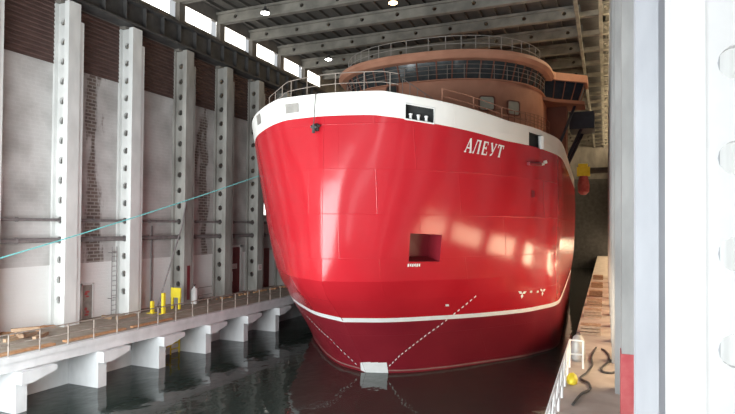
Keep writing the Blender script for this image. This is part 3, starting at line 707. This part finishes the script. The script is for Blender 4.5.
# planks, debris
for i, (y0, ln, w_, lab) in enumerate(((15.2, 3.1, .32, 'nearest rusty orange plank lying along the left quay edge'), (18.9, 3.6, .26, 'second rusty orange plank from the left along the quay edge'), (23.0, 3.0, .22, 'third rusty orange plank from the left along the quay edge'))):
    tag(link('edge_plank', bx(((-.0, 0, 0), (w_, ln, .09))), MT['orange'], loc=(-23.7, y0, .001)), lab, 'plank', 'planks along the quay edge')
k = 0
for (x, y, z, rz, ln, lab) in ((-26.2, 18.6, .0, .2, 1.9, 'bottom timber in the debris heap at the left edge'), (-26.2, 18.5, .16, 1.1, 1.5, 'crosswise timber on the debris heap at the left edge'), (-25.6, 19.2, .0, .5, 1.3, 'front timber of the debris heap at the left edge'),
                               (-26.3, 18.9, .32, -.5, 1.2, 'tilted short timber on the debris heap at the left edge'), (-26.4, 25.3, .0, .1, 1.5, 'timber lying by the foot of the white ladder column'), (-27.2, 24.6, .0, 1.3, .9, 'short timber in front of the grey door')):
    o = link('timber', bx(((-.09, -ln/2, 0), (.09, ln/2, .16))), MT['wood'], loc=(x, y, z)); o.rotation_euler = (0, 0, rz); tag(o, lab, 'timber', 'loose timbers on the left quay')
bm = bmesh.new()
for k in range(90):
    if k < 40: x, y = random.uniform(-28.0, -27.2), random.uniform(18.4, 21.3)
    else: x, y = random.uniform(-26.75, -26.5), random.uniform(34.2, 45)
    s = random.uniform(.06, .2); a = random.random()*3; c = Vector((x, y, s*.35))
    vs = [bm.verts.new(c+Vector((cos(a+t)*s*random.uniform(.7, 1.2), sin(a+t)*s, z))) for z in (-s*.35, s*.3) for t in (0, 1.6, 3.1, 4.7)]
    for f in ((0, 1, 2, 3), (7, 6, 5, 4), (0, 4, 5, 1), (1, 5, 6, 2), (2, 6, 7, 3), (3, 7, 4, 0)): bm.faces.new([vs[q] for q in f])
o = link('rubble', bm, MT['orange']); tag(o, 'brown rubble scattered along the foot of the left wall', 'rubble'); o['kind'] = 'stuff'
# yellow posts and panel
for x, y, h, lab in ((-26.3, 27.3, .75, 'short yellow post, left of the three yellow posts'), (-25.45, 27.35, 1.3, 'yellow post in the middle of the three')):
    t = thing('yellow_post', lab, 'post', (x, y, 0), 'yellow posts on the left quay')
    link('shaft', bx(((-.09, -.09, .03), (.09, .09, h))), MT['yellow'], t); link('base_plate', bx(((-.24, -.24, 0), (.24, .24, .03))), MT['yellow'], t)
t = thing('yellow_barrier', 'yellow panel on a yellow stand in front of the stained column', 'barrier', (-26.2, 29.3, 0))
link('panel', bx(((-.4, -.04, .75), (.4, .04, 1.4))), MT['yellow'], t)
for dx in (-.36, .22): link('leg', bx(((dx, -.06, 0), (dx+.14, .06, .75))), MT['yellow'], t)
b = bmesh.new(); lathe(b, (0, 0, 0), [(.2, 0), (.22, .05), (.22, .95), (.17, 1.08), (.07, 1.13), (.07, 1.22)], 16)
t = thing('gas_cylinder', 'white gas cylinder beside the tube frame on the left quay', 'cylinder', (-26.75, 31.75, 0)); link('tank', b, MT['white'], t, smooth=True)
b = bmesh.new(); lathe(b, (0, 0, 1.22), [(.05, 0), (.05, .1), (.09, .1), (.09, .14)], 10); link('valve', b, MT['steel'], t)
t = thing('tube_frame', 'grey tube frame standing between the white cylinder and the next column', 'frame', (-26.8, 33.0, 0))
link('hoop', tb([(0, -.75, 0), (0, -.75, 1.05), (0, .75, 1.05), (0, .75, 0)], .035, 6), MT['rail'], t); link('crossbar', tb([(0, -.75, .5), (0, .75, .5)], .03, 6), MT['rail'], t)
# yellow ladder in the bay below the quay
t = thing('yellow_ladder', 'yellow boarding ladder hanging on the wall under the left quay', 'ladder', (-24.6, 27.1, -2.75))
for y in (0, .75): link('stile', tb([(0, y, 0), (0, y, 1.5)], .05, 6), MT['yellow'], t)
for k in range(4): link('rung', tb([(0, 0, .3+.35*k), (0, .75, .3+.35*k)], .035, 6), MT['yellow'], t)
link('brace', tb([(.05, -1.0, .75), (.05, 0, .95)], .045, 6), MT['yellow'], t); link('brace', tb([(.05, -1.0, .75), (.05, -1.0, 1.35)], .045, 6), MT['yellow'], t)
# mooring rope
a = Vector((-24.6, 13.2, 2.35)); a = Vector((-24.2, 16.0, 4.16)); d0 = (Vector((-24, 18.8, 5.11))-a); b = H(.41, 8.75, -1, -.06); st = a-(b-a)*.28
pts = []
for k in range(31):
    f = k/30; p = st.lerp(b, f); p.z -= .45*4*f*(1-f)*.35; pts.append(p)
tag(link('mooring_rope', tb(pts, .03, 6), MT['rope']), 'thin cyan mooring rope stretched from the left to the bow', 'rope')
# hall lamps
def lamp(x, y, m, lab):
    t = thing('ceiling_lamp', lab, 'lamp', (x, y, 20.9), 'high-bay lamps')
    b = bmesh.new(); lathe(b, (0, 0, 0), [(.33, 0), (.33, .04), (.22, .22), (.10, .3), (.10, .45)], 16); link('housing', b, MT['steel'], t, smooth=True)
    b = bmesh.new(); lathe(b, (0, 0, -.03), [(.2, -.06), (.30, -.02), (.30, .028)], 16); link('lens', b, m, t, smooth=True)
    link('hanger', tb([(0, 0, .45), (0, 0, 1.38)], .015, 6), MT['steel'], t)
lamp(-22.6, 34.0, MT['lamp'], 'white ceiling lamp above the left windows, leftmost of the lit lamps')
lamp(-23.5, 45.8, MT['lamp'], 'white ceiling lamp above the forecastle rail')
lamp(-13.4, 35.7, MT['warmlamp'], 'warm orange ceiling lamp at the top centre')

# ------------------------------------------------------------------ right quay
t = thing('white_quay_railing', 'white railing with cross braces along the right quay edge', 'railing', (-1.32, 24, 0))
for h in (.55, 1.1): link('bar', tb([(0, -10, h), (0, 0, h), (.5, 0, h)], .035, 6), MT['white'], t)
for k in range(8): link('post', tb([(0, -1.45*k, 0), (0, -1.45*k, 1.1)], .04, 6), MT['white'], t)
link('post', tb([(.5, 0, 0), (.5, 0, 1.1)], .04, 6), MT['white'], t)
for k in range(7): link('brace', tb([(0, -1.45*k, 1.06), (0, -1.45*(k+1), .06)], .03, 6), MT['white'], t)
b = bmesh.new(); lathe(b, (0, 0, 0), [(.2, 0), (.28, .1), (.30, .4), (.27, .75), (.2, 1.0), (.1, 1.1)], 16)
t = thing('white_fender', 'grey-white rounded fender standing behind the railing end', 'fender', (-1.06, 25.3, 0)); link('body', b, MT['rail'], t, smooth=True)
b = bmesh.new(); tube(b, [(-.08, 0, 1.08), (-.06, 0, 1.2), (.06, 0, 1.2), (.08, 0, 1.08)], .02, 6); link('eye', b, MT['steel'], t)
b = bmesh.new(); bmesh.ops.create_icosphere(b, subdivisions=2, radius=.2)
for v in b.verts: v.co = Vector((v.co.x*1.0, v.co.y*1.5, max(0, v.co.z*1.1+.16)*(1+.15*sin(9*v.co.y))))
t = thing('yellow_bag', 'yellow bag lying at the foot of the white railing', 'bag', (-1.1, 21.5, 0)); link('sack', b, MT['yellow'], t, smooth=True)
b = bmesh.new(); tube(b, [(0, .2, .2), (.02, .32, .3), (0, .42, .16)], .03, 6); link('neck', b, MT['yellow'], t)
def smoothpts(ps, n=8):
    out = []
    for i in range(len(ps)-1):
        p0, p1, p2, p3 = (Vector(ps[max(i-1, 0)]), Vector(ps[i]), Vector(ps[i+1]), Vector(ps[min(i+2, len(ps)-1)]))
        for k in range(n):
            q = k/n; out.append(.5*((2*p1)+(p2-p0)*q+(2*p0-5*p1+4*p2-p3)*q*q+(3*p1-p0-3*p2+p3)*q**3))
    out.append(Vector(ps[-1])); return out
z = .045
tag(link('black_hose', tb(smoothpts([(-.95, 18.9, z), (-.75, 20.2, z), (-.5, 20.9, z), (-.55, 21.7, z), (-.85, 22.3, z), (-.66, 23.2, z), (-.5, 24.6, z), (-.55, 26.2, z), (-.4, 28.2, z)]), .045, 6), MT['hose']), 'black hose winding along the right quay past the yellow bag', 'hose', 'hoses on the right quay')
tag(link('black_hose', tb(smoothpts([(-.15, 28.0, z), (.0, 27.6, z), (.15, 26.6, z), (.1, 25.4, z), (-.12, 24.4, z), (-.1, 23.7, z), (.2, 23.6, z), (.4, 23.9, z)]), .045, 6), MT['hose']), 'black hose looped beside the columns on the right quay', 'hose', 'hoses on the right quay')
# pallets stacked in a row along the far part of the right quay
for i, (y, lab) in enumerate(((31.6, 'nearest low timber pallet stack on the right quay'), (37.6, 'second timber pallet stack along the right quay'), (42.9, 'third timber pallet stack along the right quay'), (49.0, 'fourth timber pallet stack along the right quay'), (56.3, 'fifth timber pallet stack along the right quay'), (65.0, 'farthest timber pallet stack along the right quay'))):
    if i == 0:
        t0 = t = thing('timber_pallet', lab, 'pallet', (-.72, y, 0), 'pallet stacks on the right quay')
        for k in range(3):
            b = bx(((-.5, 0, .17*k), (.5, .1, .17*k+.09)), ((-.5, .45, .17*k), (.5, .55, .17*k+.09)), ((-.5, .9, .17*k), (.5, 1.0, .17*k+.09)))
            for q in range(5): box(b, (-.5+.205*q, 0, .17*k+.09), (-.32+.205*q, 1.0, .17*k+.13))
            link('pallet_layer', b, MT['wood'], t)
    else: dup(t0, (-.72, y, 0), lab)
# far wall crane
t = thing('wall_crane', 'yellow-headed wall crane with red hoist, far down the right side', 'crane', (0, 74, 0))
link('jib', bx(((-1.75, -.2, 12.2), (XR-.01, .2, 12.9))), MT['steel'], t)
link('head', bx(((-3.25, -.5, 11.9), (-1.75, .5, 13.0)), ((-3.1, -.4, 13.0), (-2.0, .4, 13.4))), MT['yellow'], t)
b = bmesh.new(); lathe(b, (-2.5, 0, 9.6), [(.3, 0), (.65, .35), (.7, 1.2), (.5, 2.29)], 14); link('hoist', b, MT['gred'], t, smooth=True)
